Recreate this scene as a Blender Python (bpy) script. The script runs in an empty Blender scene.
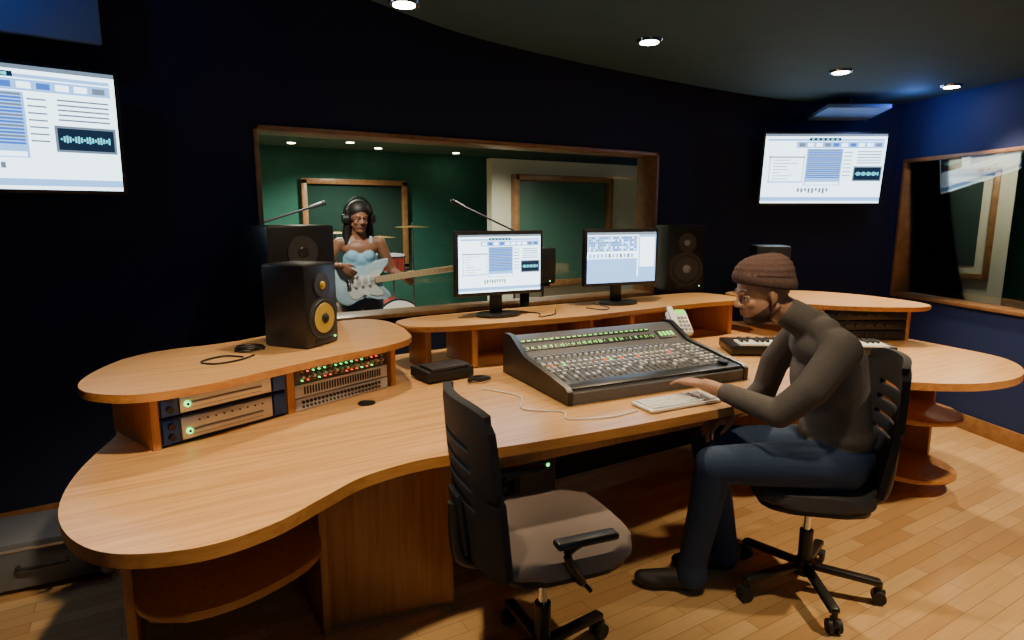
import bpy, bmesh, math, random
import numpy as np
from mathutils import Vector, Matrix
random.seed(4)
R=math.radians
COL=bpy.context.scene.collection

# ---------------------------------------------------------------- materials
def mat(name,col,rough=.5,metal=0,emit=0,coat=0,noise=0,nscale=30,bump=0):
    m=bpy.data.materials.new(name);m.use_nodes=True
    nt=m.node_tree;b=nt.nodes['Principled BSDF']
    b.inputs['Base Color'].default_value=(*col,1);b.inputs['Roughness'].default_value=rough
    b.inputs['Metallic'].default_value=metal
    if coat:b.inputs['Coat Weight'].default_value=coat
    if emit:
        b.inputs['Emission Color'].default_value=(*col,1);b.inputs['Emission Strength'].default_value=emit
    if noise or bump:
        tc=nt.nodes.new('ShaderNodeTexCoord');n=nt.nodes.new('ShaderNodeTexNoise')
        n.inputs['Scale'].default_value=nscale;n.inputs['Detail'].default_value=4
        nt.links.new(tc.outputs['Object'],n.inputs['Vector'])
        if noise:
            r=nt.nodes.new('ShaderNodeValToRGB')
            r.color_ramp.elements[0].position=.3;r.color_ramp.elements[1].position=.7
            r.color_ramp.elements[0].color=(*[c*(1-noise) for c in col],1)
            r.color_ramp.elements[1].color=(*[min(1,c*(1+noise)) for c in col],1)
            nt.links.new(n.outputs['Fac'],r.inputs['Fac']);nt.links.new(r.outputs['Color'],b.inputs['Base Color'])
        if bump:
            bp=nt.nodes.new('ShaderNodeBump');bp.inputs['Strength'].default_value=bump;bp.inputs['Distance'].default_value=.003
            nt.links.new(n.outputs['Fac'],bp.inputs['Height']);nt.links.new(bp.outputs['Normal'],b.inputs['Normal'])
    return m
def wood(name,c1,c2,rough=.35,scale=(1.2,26,26),coat=.2):
    m=bpy.data.materials.new(name);m.use_nodes=True;nt=m.node_tree;b=nt.nodes['Principled BSDF']
    tc=nt.nodes.new('ShaderNodeTexCoord');mp=nt.nodes.new('ShaderNodeMapping');mp.inputs['Scale'].default_value=scale
    n=nt.nodes.new('ShaderNodeTexNoise');n.inputs['Scale'].default_value=2.2;n.inputs['Detail'].default_value=7;n.inputs['Distortion'].default_value=.5
    r=nt.nodes.new('ShaderNodeValToRGB');r.color_ramp.elements[0].position=.35;r.color_ramp.elements[1].position=.62
    r.color_ramp.elements[0].color=(*c1,1);r.color_ramp.elements[1].color=(*c2,1)
    l=nt.links.new;l(tc.outputs['Object'],mp.inputs['Vector']);l(mp.outputs[0],n.inputs['Vector']);l(n.outputs['Fac'],r.inputs['Fac']);l(r.outputs[0],b.inputs['Base Color'])
    b.inputs['Roughness'].default_value=rough;b.inputs['Coat Weight'].default_value=coat;b.inputs['Coat Roughness'].default_value=.25
    return m
def floor_mat():
    m=bpy.data.materials.new('oak_strip_floor');m.use_nodes=True;nt=m.node_tree;b=nt.nodes['Principled BSDF'];l=nt.links.new
    tc=nt.nodes.new('ShaderNodeTexCoord')
    br=nt.nodes.new('ShaderNodeTexBrick');br.inputs['Scale'].default_value=1
    br.inputs['Brick Width'].default_value=.46;br.inputs['Row Height'].default_value=.068;br.inputs['Mortar Size'].default_value=.0012
    br.inputs['Mortar Smooth'].default_value=.1
    br.offset=.37;br.offset_frequency=2
    br.inputs['Color1'].default_value=(.84,.54,.25,1);br.inputs['Color2'].default_value=(.62,.35,.14,1);br.inputs['Mortar'].default_value=(.28,.13,.05,1)
    l(tc.outputs['Object'],br.inputs['Vector'])
    mp=nt.nodes.new('ShaderNodeMapping');mp.inputs['Scale'].default_value=(2,40,1);l(tc.outputs['Object'],mp.inputs['Vector'])
    n=nt.nodes.new('ShaderNodeTexNoise');n.inputs['Scale'].default_value=2;n.inputs['Detail'].default_value=6;l(mp.outputs[0],n.inputs['Vector'])
    mx=nt.nodes.new('ShaderNodeMixRGB');mx.blend_type='MULTIPLY';mx.inputs[0].default_value=.3
    l(br.outputs['Color'],mx.inputs[1]);l(n.outputs['Fac'],mx.inputs[2]);l(mx.outputs[0],b.inputs['Base Color'])
    b.inputs['Roughness'].default_value=.28;b.inputs['Coat Weight'].default_value=.35;b.inputs['Coat Roughness'].default_value=.14
    return m
def glass_mat(name,tint=(.93,.97,.95)):
    m=bpy.data.materials.new(name);m.use_nodes=True;nt=m.node_tree;nt.nodes.clear();l=nt.links.new
    o=nt.nodes.new('ShaderNodeOutputMaterial');mx=nt.nodes.new('ShaderNodeMixShader');t=nt.nodes.new('ShaderNodeBsdfTransparent');g=nt.nodes.new('ShaderNodeBsdfGlossy')
    f=nt.nodes.new('ShaderNodeFresnel');f.inputs[0].default_value=1.40
    t.inputs[0].default_value=(*tint,1);g.inputs['Roughness'].default_value=.02
    l(f.outputs[0],mx.inputs[0]);l(t.outputs[0],mx.inputs[1]);l(g.outputs[0],mx.inputs[2]);l(mx.outputs[0],o.inputs[0]);return m

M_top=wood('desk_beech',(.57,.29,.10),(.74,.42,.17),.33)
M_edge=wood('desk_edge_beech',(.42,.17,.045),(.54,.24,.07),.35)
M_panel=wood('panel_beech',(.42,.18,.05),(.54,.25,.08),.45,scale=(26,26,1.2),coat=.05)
M_frame=wood('frame_oak',(.26,.12,.045),(.36,.18,.07),.4,scale=(8,8,8))
M_floor=floor_mat()
M_wall=mat('navy_fabric_wall',(.006,.013,.055),.85,bump=.4,nscale=120,noise=.15)
M_wallR=mat('navy_fabric_wall_lit',(.012,.028,.13),.85,bump=.4,nscale=120,noise=.15)  # brighter navy for the right wall; its blue light is put into the colour
M_ceil=mat('dark_green_ceiling',(.014,.048,.060),.8,noise=.1,nscale=5)
M_ceil2=mat('navy_ceiling',(.008,.018,.055),.85)
M_green=mat('green_live_wall',(.020,.125,.090),.8,noise=.1,nscale=8)
M_cream=mat('cream_wall',(.70,.68,.54),.8)
M_liveceil=mat('live_ceiling',(.09,.18,.15),.9)
M_liveflr=mat('live_floor',(.15,.09,.05),.5)
M_glass=glass_mat('window_glass')
M_black=mat('black_plastic',(.012,.012,.014),.38)
M_blackm=mat('black_matte',(.014,.014,.016),.7)
M_dk=mat('dark_grey_metal',(.055,.055,.062),.42,.3)
M_desk=mat('console_grey',(.10,.10,.11),.45,.2)
M_grey=mat('grey_plastic',(.25,.25,.27),.45)
M_silver=mat('brushed_silver',(.62,.62,.64),.32,.75)
M_lg=mat('light_grey_plastic',(.55,.55,.56),.4)
M_chrome=mat('chrome',(.8,.8,.82),.15,1)
M_white=mat('white_plastic',(.8,.8,.78),.35)
M_blue=mat('blue_anodised',(.02,.07,.32),.35,.3)
M_led=mat('green_led',(.15,1,.2),.4,emit=3)
M_ledd=mat('green_meter',(.25,.9,.15),.4,emit=.9)
M_red=mat('red_led',(1,.08,.03),.4,emit=2)
M_yel=mat('yellow_cone',(.62,.42,.04),.45)
M_rub=mat('rubber',(.02,.02,.02),.6)
M_taupe=mat('taupe_fabric',(.24,.185,.165),.95,bump=.6,nscale=400,noise=.15)
M_sgrey=mat('dark_seat_fabric',(.09,.08,.085),.95,bump=.6,nscale=400,noise=.15)
M_mesh=mat('chair_back_fabric',(.012,.012,.018),.75,bump=.5,nscale=500)
M_sw=mat('screen_white',(.66,.86,1),.4,emit=4.2)
M_sb=mat('screen_blue',(.04,.16,.62),.4,emit=1.7)
M_slb=mat('screen_light_blue',(.24,.50,.95),.4,emit=2.2)
M_sg=mat('screen_grey',(.20,.28,.38),.4,emit=1.2)
M_sk=mat('screen_dark',(.01,.03,.07),.4,emit=.8)
M_sc=mat('screen_cyan',(.15,.75,.9),.4,emit=1.8)
M_lamp=mat('lamp_glow',(1,.82,.55),.4,emit=45)
M_lblue=mat('blue_grey_panel',(.10,.22,.50),.55)
M_skin=mat('skin_brown',(.42,.22,.135),.5,noise=.08,nscale=40)
M_skin2=mat('skin_singer',(.30,.13,.07),.5,noise=.08,nscale=40)
M_beard=mat('beard',(.095,.050,.034),.9)
M_hair=mat('dark_hair',(.012,.008,.007),.55,bump=.5,nscale=90)
M_sweat=mat('grey_sweater',(.105,.092,.087),.95,bump=.7,nscale=260,noise=.15)
M_jean=mat('dark_denim',(.024,.050,.112),.85,bump=.5,nscale=350,noise=.3)
M_shoe=mat('dark_shoe',(.03,.024,.022),.6)
M_hat=mat('brown_knit',(.12,.068,.058),.95,bump=.8,nscale=220,noise=.2)
M_dress=mat('light_blue_top',(.26,.50,.66),.8,noise=.1,nscale=30)
M_lip=mat('lips',(.26,.09,.075),.45)
M_eye=mat('eye_white',(.45,.42,.38),.3)
M_iris=mat('iris_dark',(.02,.012,.01),.2)
M_gtr=mat('pale_blue_lacquer',(.50,.66,.74),.2,coat=.5)
M_gwh=mat('pickguard_white',(.75,.73,.68),.3)
M_neck=mat('maple_neck',(.65,.43,.22),.35)
M_drum=mat('red_drum',(.26,.03,.02),.3,coat=.4)
M_brass=mat('brass',(.70,.50,.18),.3,.9)

# ---------------------------------------------------------------- mesh builder
def cat(pts,n=6,closed=True):
    out=[];N=len(pts);P=[Vector(p) for p in pts]
    rng=range(N) if closed else range(N-1)
    for i in rng:
        if closed:a,b,c,d=P[(i-1)%N],P[i],P[(i+1)%N],P[(i+2)%N]
        else:a,b,c,d=P[max(i-1,0)],P[i],P[i+1],P[min(i+2,N-1)]
        for k in range(n):
            t=k/n
            out.append(.5*((2*b)+(c-a)*t+(2*a-5*b+4*c-d)*t*t+(3*b-a-3*c+d)*t**3))
    if not closed: out.append(P[-1])
    return out
class MB:
    def __init__(s): s.bm=bmesh.new();s.mats=[];s.M=Matrix()
    def mi(s,m):
        if m not in s.mats:s.mats.append(m)
        return s.mats.index(m)
    def _fin(s,vs,m):
        vs=[v for v in vs if v.is_valid]
        for v in vs: v.co=s.M@v.co
        i=s.mi(m);fs=set(f for v in vs for f in v.link_faces)
        for f in fs:f.material_index=i
    def box(s,c,d,m,rot=None,bev=0,seg=2):
        T=Matrix.Translation(c)@(rot.to_4x4() if rot else Matrix())@Matrix.Diagonal((*d,1))
        r=bmesh.ops.create_cube(s.bm,size=1,matrix=T);vs=r['verts']
        if bev:
            es=list(set(e for v in vs for e in v.link_edges))
            r=bmesh.ops.bevel(s.bm,geom=es,offset=bev,segments=seg,affect='EDGES',profile=.5)
            vs=list(set(v for f in r['faces'] for v in f.verts))
        s._fin(vs,m)
    def cyl(s,p0,p1,r0,m,r1=None,seg=20,caps=True):
        p0=Vector(p0);p1=Vector(p1);d=p1-p0;L=d.length
        if L<1e-6:return
        q=d.to_track_quat('Z','Y').to_matrix().to_4x4()
        T=Matrix.Translation((p0+p1)/2)@q
        r=bmesh.ops.create_cone(s.bm,cap_ends=caps,segments=seg,radius1=r0,radius2=r0 if r1 is None else r1,depth=L,matrix=T)
        s._fin(r['verts'],m)
    def sph(s,c,r,m,rot=None,seg=20):
        if isinstance(r,(int,float)):r=(r,r,r)
        T=Matrix.Translation(c)@(rot.to_4x4() if rot else Matrix())@Matrix.Diagonal((*r,1))
        q=bmesh.ops.create_uvsphere(s.bm,u_segments=seg,v_segments=max(8,seg//2),radius=1,matrix=T);s._fin(q['verts'],m)
    def tube(s,pts,r,m,seg=8,smooth=True,n=6,closed=False):
        P=cat(pts,n,closed) if smooth else [Vector(p) for p in pts]
        if closed:P.append(P[0])
        rings=[];up=Vector((0,0,1))
        for i,p in enumerate(P):
            t=(P[min(i+1,len(P)-1)]-P[max(i-1,0)]).normalized()
            x=t.cross(up)
            if x.length<.1:x=t.cross(Vector((1,0,0)))
            x.normalize();y=x.cross(t)
            rr=r[min(i*len(r)//len(P),len(r)-1)] if isinstance(r,(list,tuple)) else r
            rings.append([s.bm.verts.new(p+x*rr*math.cos(2*math.pi*k/seg)+y*rr*math.sin(2*math.pi*k/seg)) for k in range(seg)])
        for a,b in zip(rings,rings[1:]):
            for k in range(seg):s.bm.faces.new((a[k],a[(k+1)%seg],b[(k+1)%seg],b[k]))
        s.bm.faces.new(rings[0][::-1]);s.bm.faces.new(rings[-1])
        s._fin([v for R_ in rings for v in R_],m)
    def prism(s,pts,z0,z1,m,edge=None,bev=0,seg=3):
        n=len(pts)
        lo=[s.bm.verts.new((p[0],p[1],z0)) for p in pts];hi=[s.bm.verts.new((p[0],p[1],z1)) for p in pts]
        fb=s.bm.faces.new(lo[::-1]);ft=s.bm.faces.new(hi)
        for i in range(n):s.bm.faces.new((lo[i],lo[(i+1)%n],hi[(i+1)%n],hi[i]))
        vs=lo+hi
        if bev:
            es=[e for f in(fb,ft) for e in f.edges]
            r=bmesh.ops.bevel(s.bm,geom=es,offset=bev,segments=seg,affect='EDGES',profile=.5)
            vs=list(set(v for f in r['faces'] for v in f.verts)|set(v for v in vs if v.is_valid))
        i1=s.mi(m);s._fin(vs,edge or m)
        for f in set(f for v in vs if v.is_valid for f in v.link_faces):
            f.normal_update()
            if abs(f.normal.z)>.97:f.material_index=i1
    def prof(s,pts,x0,x1,m):   # profile in (y,z), extruded along x
        a=[s.bm.verts.new((x0,p[0],p[1])) for p in pts];b=[s.bm.verts.new((x1,p[0],p[1])) for p in pts];n=len(pts)
        s.bm.faces.new(a);s.bm.faces.new(b[::-1])
        for i in range(n):s.bm.faces.new((a[i],b[i],b[(i+1)%n],a[(i+1)%n]))
        s._fin(a+b,m)
    def quad(s,ps,m):
        vs=[s.bm.verts.new(p) for p in ps];s.bm.faces.new(vs);s._fin(vs,m)
    def obj(s,name,loc=(0,0,0),rz=0,parent=None,ang=35,rot=None):
        bmesh.ops.recalc_face_normals(s.bm,faces=s.bm.faces)
        me=bpy.data.meshes.new(name);s.bm.to_mesh(me);s.bm.free()
        for m in s.mats:me.materials.append(m)
        me.shade_smooth()
        me.set_sharp_from_angle(angle=R(ang))
        o=bpy.data.objects.new(name,me);COL.objects.link(o);o.location=loc;o.rotation_euler=rot or (0,0,rz)
        if parent:o.parent=parent
        return o
def empty(name,loc=(0,0,0),rz=0):
    o=bpy.data.objects.new(name,None);COL.objects.link(o);o.location=loc;o.rotation_euler=(0,0,rz);o.empty_display_size=.1;return o
def RX(a):return Matrix.Rotation(R(a),3,'X')
def RY(a):return Matrix.Rotation(R(a),3,'Y')
def RZ(a):return Matrix.Rotation(R(a),3,'Z')

# ---------------------------------------------------------------- room shell
RP={'A':(-2.6,3.6),'B':(3.88,3.6),'C':(5.25,2.79),'D':(3.75,-1.1),'E':(-2.6,-1.1)}
def wall(a,b,name,m,h=2.72,th=.18,holes=(),ext=.0,z0=0):
    a=Vector(a);b=Vector(b);L=(b-a).length;ang=math.atan2((b-a).y,(b-a).x)
    B=MB();x=-ext
    def seg(x0,x1,za,zb):
        if x1-x0>1e-4 and zb-za>1e-4:B.box(((x0+x1)/2,th/2,(za+zb)/2),(x1-x0,th,zb-za),m)
    for(h0,h1,za,zb) in holes:
        seg(x,h0,z0,h);seg(h0,h1,z0,za);seg(h0,h1,zb,h);x=h1
    seg(x,L+ext,z0,h)
    o=B.obj(name,(a.x,a.y,0),ang);return o,ang
wall(RP['A'],RP['B'],'wall_front',M_wall,holes=[(3.17,6.06,.88,1.97)])
_,angBC=wall(RP['B'],RP['C'],'wall_corner',M_wall)
_,angCD=wall(RP['C'],RP['D'],'wall_right',M_wallR,holes=[(.10,2.5,.86,1.93)])
wall(RP['D'],RP['E'],'wall_back',M_wall)
wall(RP['E'],RP['A'],'wall_left',M_wall)
B=MB();B.box((1.3,1.2,-.05),(8.6,5.2,.1),M_floor);B.obj('floor')
B=MB();B.box((1.3,1.2,2.77),(8.6,5.4,.1),M_ceil2);B.obj('ceiling')
edge=cat([(-2.6,1.0),(-1.2,1.35),(-.2,1.9),(.45,2.36),(.89,2.58),(1.53,2.84),(2.6,3.02),(3.86,3.11),(4.6,3.04),(5.2,2.80)],6,False)
pts=[(p.x,p.y) for p in [Vector((q[0],q[1])) for q in edge]]+[(3.70,-1.15),(-2.6,-1.15)]
B=MB();B.prism(pts,2.35,2.71,M_ceil);B.obj('ceiling_soffit')
def board(a,b,name,h=.11):
    a=Vector(a);b=Vector(b);L=(b-a).length;B=MB();B.box((L/2,-.012,h/2),(L-.02,.02,h),M_frame,bev=.004)
    B.obj(name,(a.x,a.y,0),math.atan2((b-a).y,(b-a).x))
board(RP['A'],RP['B'],'baseboard_front');board(RP['B'],RP['C'],'baseboard_corner');board(RP['C'],RP['D'],'baseboard_right');board(RP['D'],RP['E'],'baseboard_back');board(RP['E'],RP['A'],'baseboard_left')
def window(name,w,h,z,loc,rz,t=.026,dep=.22,gy=.10,tilt=0):
    B=MB()
    for x in(-w/2+t/2,w/2-t/2):B.box((x,dep/2-.02,z+h/2),(t,dep,h),M_frame,bev=.003)
    for zz in(z+t/2,z+h-t/2):B.box((0,dep/2-.02,zz),(w,dep,t),M_frame,bev=.003)
    B.box((0,gy,z+h/2),(w-.05,.006,h-.05),M_glass,rot=RX(tilt))
    return B.obj(name,loc,rz)
window('window_1',2.89,1.09,.88,(.57+1.445,3.6,0),0)
C=Vector(RP['C']);w=Vector((math.cos(angCD),math.sin(angCD)));nrm=Vector((-w.y,w.x))
# acoustic glazing of the side window leans so that its top edge comes into the room
c=C+w*(.10+1.2);window('window_2',2.40,1.07,.86,(c.x,c.y,0),angCD,dep=.16,gy=.065,tilt=7)
# room behind the right window
B=MB();B.box((1.3,2.6,1.3),(6,.1,2.7),M_green);B.box((-1.6,1.4,1.3),(.1,2.4,2.7),M_green)
B.box((1.2,1.4,-.05),(5.8,2.5,.1),M_liveflr);B.box((1.2,1.4,2.6),(5.8,2.5,.1),M_liveceil);B.box((4.2,1.4,1.3),(.1,2.4,2.7),M_green)
B.obj('wall_side_booth',(C.x,C.y,0),angCD)
B=MB();B.box((0,0,1.25),(1.15,.08,2.4),M_cream)
for x in(-.44,.44):B.box((x,-.06,1.42),(.05,.06,.98),M_frame,bev=.005)
for z in(.95,1.89):B.box((0,-.06,z),(.93,.06,.05),M_frame,bev=.005)
B.box((.10,-.045,1.42),(.50,.01,.75),mat('dark_pane',(.04,.07,.06),.1));B.box((-.02,-.055,1.40),(.14,.006,.11),M_sw)  # small glowing box paints a screen's reflection on the dark pane
c=C-w*.62+nrm*1.0;B.obj('booth_interior_window',(c.x,c.y,0),R(-68))

# ---------------------------------------------------------------- live room
B=MB();B.box((2,8.55,1.25),(10,.1,2.7),M_green);B.obj('wall_live_back')
B=MB();B.box((-2.9,6.2,1.25),(.1,4.8,2.7),M_green);B.obj('wall_live_left')
B=MB();B.box((6.95,6.5,1.25),(.1,4.0,2.7),M_green);B.obj('wall_live_right')
B=MB();B.box((2,6.2,2.42),(10,4.75,.1),M_liveceil);B.obj('ceiling_live')
B=MB();B.box((2,6.2,-.05),(10,4.75,.1),M_liveflr);B.obj('floor_live')
B=MB()
for x in(1.92,3.30):B.box((x,8.46,1.36),(.07,.08,1.2),M_frame,bev=.005)
for z in(.78,1.94):B.box((2.61,8.46,z),(1.45,.08,.07),M_frame,bev=.005)
B.box((2.61,8.48,1.36),(1.32,.02,1.12),mat('dark_pane2',(.02,.05,.04),.15));B.obj('window_3')
B=MB();B.box((4.9,6.6,1.08),(2.5,.12,2.16),M_cream)
for x in(3.95,5.4):B.box((x,6.5,1.3),(.07,.1,1.35),M_frame,bev=.005)
for z in(.65,1.95):B.box((4.68,6.5,z),(1.5,.1,.07),M_frame,bev=.005)
B.box((4.68,6.535,1.3),(1.4,.02,1.25),mat('green_pane',(.07,.16,.125),.2))
B.obj('wall_live_partition')
def lightobj(name,typ,loc,power,col,parent=None,**k):
    l=bpy.data.lights.new(name,typ);l.energy=power;l.color=col
    for a,b in k.items():setattr(l,a,b)
    o=bpy.data.objects.new(name,l);COL.objects.link(o);o.location=loc
    if parent:o.parent=parent
    return o
def downlight(x,y,z,power,col=(1,.78,.5),ang=110,aim=None,blend=.7,size=.04):
    e=empty('ceiling_downlight',(x,y,z))
    B=MB();B.cyl((0,0,-.012),(0,0,.0),.062,M_chrome,r1=.066,seg=28);B.cyl((0,0,-.0135),(0,0,-.011),.046,M_lamp,seg=24);B.obj('fitting',parent=e)
    if not power:return
    l=lightobj('lamp','SPOT',(0,0,-.03),power,col,e,spot_size=R(ang),spot_blend=blend,shadow_soft_size=size)
    if aim:
        d=Vector(aim)-Vector((x,y,z));l.rotation_euler=d.to_track_quat('-Z','Y').to_euler()
W=(1,.77,.47)
downlight(1.01,2.53,2.35,75,W,aim=(.9,2.2,0))
downlight(2.25,2.43,2.35,85,W)
downlight(3.69,2.33,2.35,160,W,aim=(3.5,1.4,0))
downlight(4.73,2.2,2.35,135,W,aim=(4.0,1.1,0),ang=90)
downlight(.25,1.15,2.35,165,W,aim=(.2,1.95,.7),ang=62)
downlight(1.5,.95,2.35,75,W,aim=(1.75,1.75,.9),ang=60)
downlight(3.0,.35,2.35,240,W,aim=(3.2,1.0,0),ang=80)
for(x,y)in[(1.3,5.6),(.4,7.4),(2.3,7.6),(3.4,5.4)]:
    downlight(x,y,2.37,240,(1,.9,.74),ang=150)
for(x,y)in[(2.8,8.05),(3.95,8.1),(1.7,8.0)]:downlight(x,y,2.37,0)
lightobj('booth_fill','POINT',(5.95,2.3,2.2),34,(1,.88,.68),shadow_soft_size=.1)  # added fill without a fixture, brightens the panel behind the right window
lightobj('singer_fill','SPOT',(1.0,4.0,2.3),110,(1,.9,.78),spot_size=R(80),spot_blend=.6,shadow_soft_size=.06).rotation_euler=(Vector((1.45,4.75,1.2))-Vector((1.0,4.0,2.3))).to_track_quat('-Z','Y').to_euler()  # added spot without a fixture, brightens singer and guitar
lightobj('blue_fill','POINT',(4.75,2.45,2.25),3.5,(.15,.3,1),shadow_soft_size=.1)  # blue fill without a fixture, gives the right wall its blue light
lightobj('blue_fill','POINT',(-.6,3.0,2.6),4,(.15,.3,1),shadow_soft_size=.1)  # added blue fill for the dark front wall on the left, no fixture
lightobj('rear_cool_fill','POINT',(.6,-.7,1.5),11,(.45,.75,1),shadow_soft_size=.35)  # added soft cool fill behind the camera, lifts the ceiling

B=MB();B.box((0,0,0),(1.05,.04,.40),M_lblue,bev=.006);B.box((0,.1,.1),(.3,.2,.05),M_blackm);B.obj('ceiling_panel',(-.58,3.40,2.445),R(6))
B=MB();B.box((0,0,0),(.46,.32,.03),M_lblue,rot=RX(-8),bev=.005);B.cyl((0,0,0),(0,0,.25),.02,M_blackm);B.obj('ceiling_panel',(4.60,2.82,2.25),angBC)

# ---------------------------------------------------------------- screens
def daw(B,w,h,y,seed=1,style=0):
    rr=random.Random(seed)
    def q(x0,x1,z0,z1,m,l=1):
        yy=y-.0006*l;B.quad([(-w/2+x0*w,yy,-h/2+z0*h),(-w/2+x1*w,yy,-h/2+z0*h),(-w/2+x1*w,yy,-h/2+z1*h),(-w/2+x0*w,yy,-h/2+z1*h)],m)
    q(0,1,0,1,M_sw,0)
    if style==0:
        q(.0,1,.965,1,M_sg);q(.02,.98,.90,.93,M_slb)
        q(.26,.98,.80,.89,M_slb)
        for i in range(10):q(.28+i*.07,.33+i*.07,.82,.87,rr.choice([M_sg,M_sb,M_sw]),2)
        q(.36,.62,.90,.945,M_sk,2)
        for i in range(6):q(.38+i*.04,.40+i*.04,.91,.935,M_sc,3)
        q(.35,.65,.26,.79,M_slb)
        for i in range(15):
            z=.76-i*.028;q(.36,.64,z,z+.018,M_sb if i%3 else M_sg,2);
            if i%2:q(.66,.73,z,z+.014,M_sg)
        q(.36,.64,.27,.31,M_sw,2)
        q(.75,.99,.32,.54,M_sg);q(.76,.98,.34,.52,M_sk,2)
        for i in range(18):
            hh=.008+.022*abs(math.sin(i*.8));q(.77+i*.011,.777+i*.011,.43-hh,.43+hh,M_sc,3)
        for i in range(5):q(.77,.97,.58+i*.04,.595+i*.04,M_sg)
        q(.04,.34,.66,.68,M_sg);q(.04,.34,.30,.32,M_slb);q(.05,.05+.006,.3,.7,M_sg);q(.33,.336,.3,.7,M_sg)
        for i in range(7):q(.08,.10+rr.random()*.2,.62-i*.045,.63-i*.045,M_sg)
        q(.0,1,.03,.09,M_slb)
        for i in range(9):q(.30+i*.03,.318+i*.03,.14+rr.random()*.04,.22,M_sg)
    else:
        q(0,1,.95,1,M_sg);q(.0,.72,.62,.93,M_slb)
        for j in range(6):
            for i in range(22):
                if rr.random()<.8:q(.02+i*.031,.042+i*.031,.64+j*.047,.67+j*.047,rr.choice([M_sw,M_sg,M_sb]),2)
        q(0,.72,.48,.60,M_sw,2);q(0,1,0,.12,M_slb)
        for i in range(12):q(.02+i*.055,.055+i*.055,.50,.58,rr.choice([M_slb,M_sg,M_slb]),3)
        q(0,.72,.12,.48,M_slb,1)
        q(.74,1,.12,.95,M_slb);q(.76,.98,.3,.9,M_sw,2)
def tv(loc,rz,seed,tilt=4,w=.98,h=.55):
    B=MB()
    B.box((0,.025,0),(w,.05,h),M_black,bev=.006)
    daw(B,w-.035,h-.035,-.002,seed)
    B.box((0,.06,0),(.5,.05,.3),M_blackm);B.box((0,.12,0),(.2,.12,.14),M_blackm)
    o=B.obj('wall_television',loc);o.rotation_euler=(R(tilt),0,rz);return o
tv((-.50,3.40,1.865),R(7),3,h=.545)
tv((4.565,2.96,1.85),angBC,3,5,w=.96)
def monitor(loc,rz,seed,style):
    B=MB();w,h=.50,.33
    B.M=Matrix.Translation((0,0,.275))
    B.box((0,.018,0),(w,.036,h),M_black,bev=.006)
    daw(B,w-.035,h-.04,-.0015,seed,style)
    B.box((0,.05,-.02),(.22,.04,.18),M_blackm,bev=.01)
    B.M=Matrix()
    B.box((0,.06,.14),(.07,.022,.26),M_black,bev=.006)
    B.prism([( .125*math.cos(t*math.pi/16),.03+.09*math.sin(t*math.pi/16)) for t in range(32)],0,.014,M_black,bev=.004)
    return B.obj('computer_monitor',loc,rz)
monitor((1.59,2.76,.982),R(-4),5,0)
monitor((2.42,2.78,.982),R(-8),6,1)

# ---------------------------------------------------------------- desk
DT=.76
desk=empty('studio_control_desk')
out=cat([(-.23,1.86),(-.19,1.67),(-.10,1.54),(.06,1.475),(.22,1.50),(.36,1.58),(.50,1.66),(.68,1.69),(.85,1.67),(1.05,1.64),(1.4,1.60),(1.8,1.57),(2.2,1.55),(2.55,1.56),(2.78,1.53),(2.90,1.42),(3.02,1.31),(3.2,1.21),(3.45,1.18),(3.68,1.25),(3.86,1.41),(3.93,1.68),(3.98,2.0),(4.05,2.4),(3.75,2.75),(3.3,3.05),(2.5,3.12),(1.5,3.12),(.9,3.08),(.3,2.92),(0,2.72),(-.13,2.38),(-.21,2.1)],5)
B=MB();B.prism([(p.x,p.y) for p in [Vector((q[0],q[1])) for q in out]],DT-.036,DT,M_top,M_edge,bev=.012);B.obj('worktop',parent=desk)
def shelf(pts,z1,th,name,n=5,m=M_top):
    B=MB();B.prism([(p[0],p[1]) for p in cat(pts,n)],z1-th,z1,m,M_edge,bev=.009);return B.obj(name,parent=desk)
shelf([(-.19,2.36),(-.18,2.21),(-.10,2.11),(.0,2.07),(.17,2.10),(.35,2.18),(.58,2.28),(.80,2.35),(.96,2.45),(1.01,2.58),(1.04,2.8),(1.0,3.02),(.82,3.05),(.33,2.78),(.01,2.72),(-.12,2.56)],.98,.026,'left_bridge')
shelf([(1.06,2.76),(1.14,2.67),(1.3,2.62),(1.6,2.58),(2.0,2.55),(2.49,2.57),(2.9,2.57),(3.16,2.55),(3.28,2.62),(3.28,2.9),(3.1,2.98),(2.4,2.98),(1.6,2.98),(1.12,2.95)],.98,.026,'middle_bridge')
shelf([(3.34,2.62),(3.36,2.28),(3.5,2.04),(3.74,1.84),(3.92,1.80),(4.03,1.92),(4.08,2.3),(3.98,2.62),(3.7,2.84),(3.42,2.86)],.98,.026,'right_bridge')
B=MB()
TR=Matrix.Translation((.0,2.19,0))@Matrix.Rotation(R(20.3),4,'Z');B.M=TR
zc=(DT+.954)/2;hh=.954-DT-.001
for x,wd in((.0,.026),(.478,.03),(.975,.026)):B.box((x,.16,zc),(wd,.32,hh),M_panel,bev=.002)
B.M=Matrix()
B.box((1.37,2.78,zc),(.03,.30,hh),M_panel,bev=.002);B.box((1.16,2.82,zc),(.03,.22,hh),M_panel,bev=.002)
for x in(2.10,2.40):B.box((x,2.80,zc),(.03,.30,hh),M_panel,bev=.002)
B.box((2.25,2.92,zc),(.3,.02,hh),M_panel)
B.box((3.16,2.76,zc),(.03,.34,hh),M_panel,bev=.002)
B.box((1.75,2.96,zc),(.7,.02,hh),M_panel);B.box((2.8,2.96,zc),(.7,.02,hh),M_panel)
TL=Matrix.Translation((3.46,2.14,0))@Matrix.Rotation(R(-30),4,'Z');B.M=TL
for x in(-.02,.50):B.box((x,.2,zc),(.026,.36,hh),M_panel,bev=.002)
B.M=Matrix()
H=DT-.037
B.box((-.11,2.3,H/2),(.026,.62,H),M_panel,bev=.002)
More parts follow.
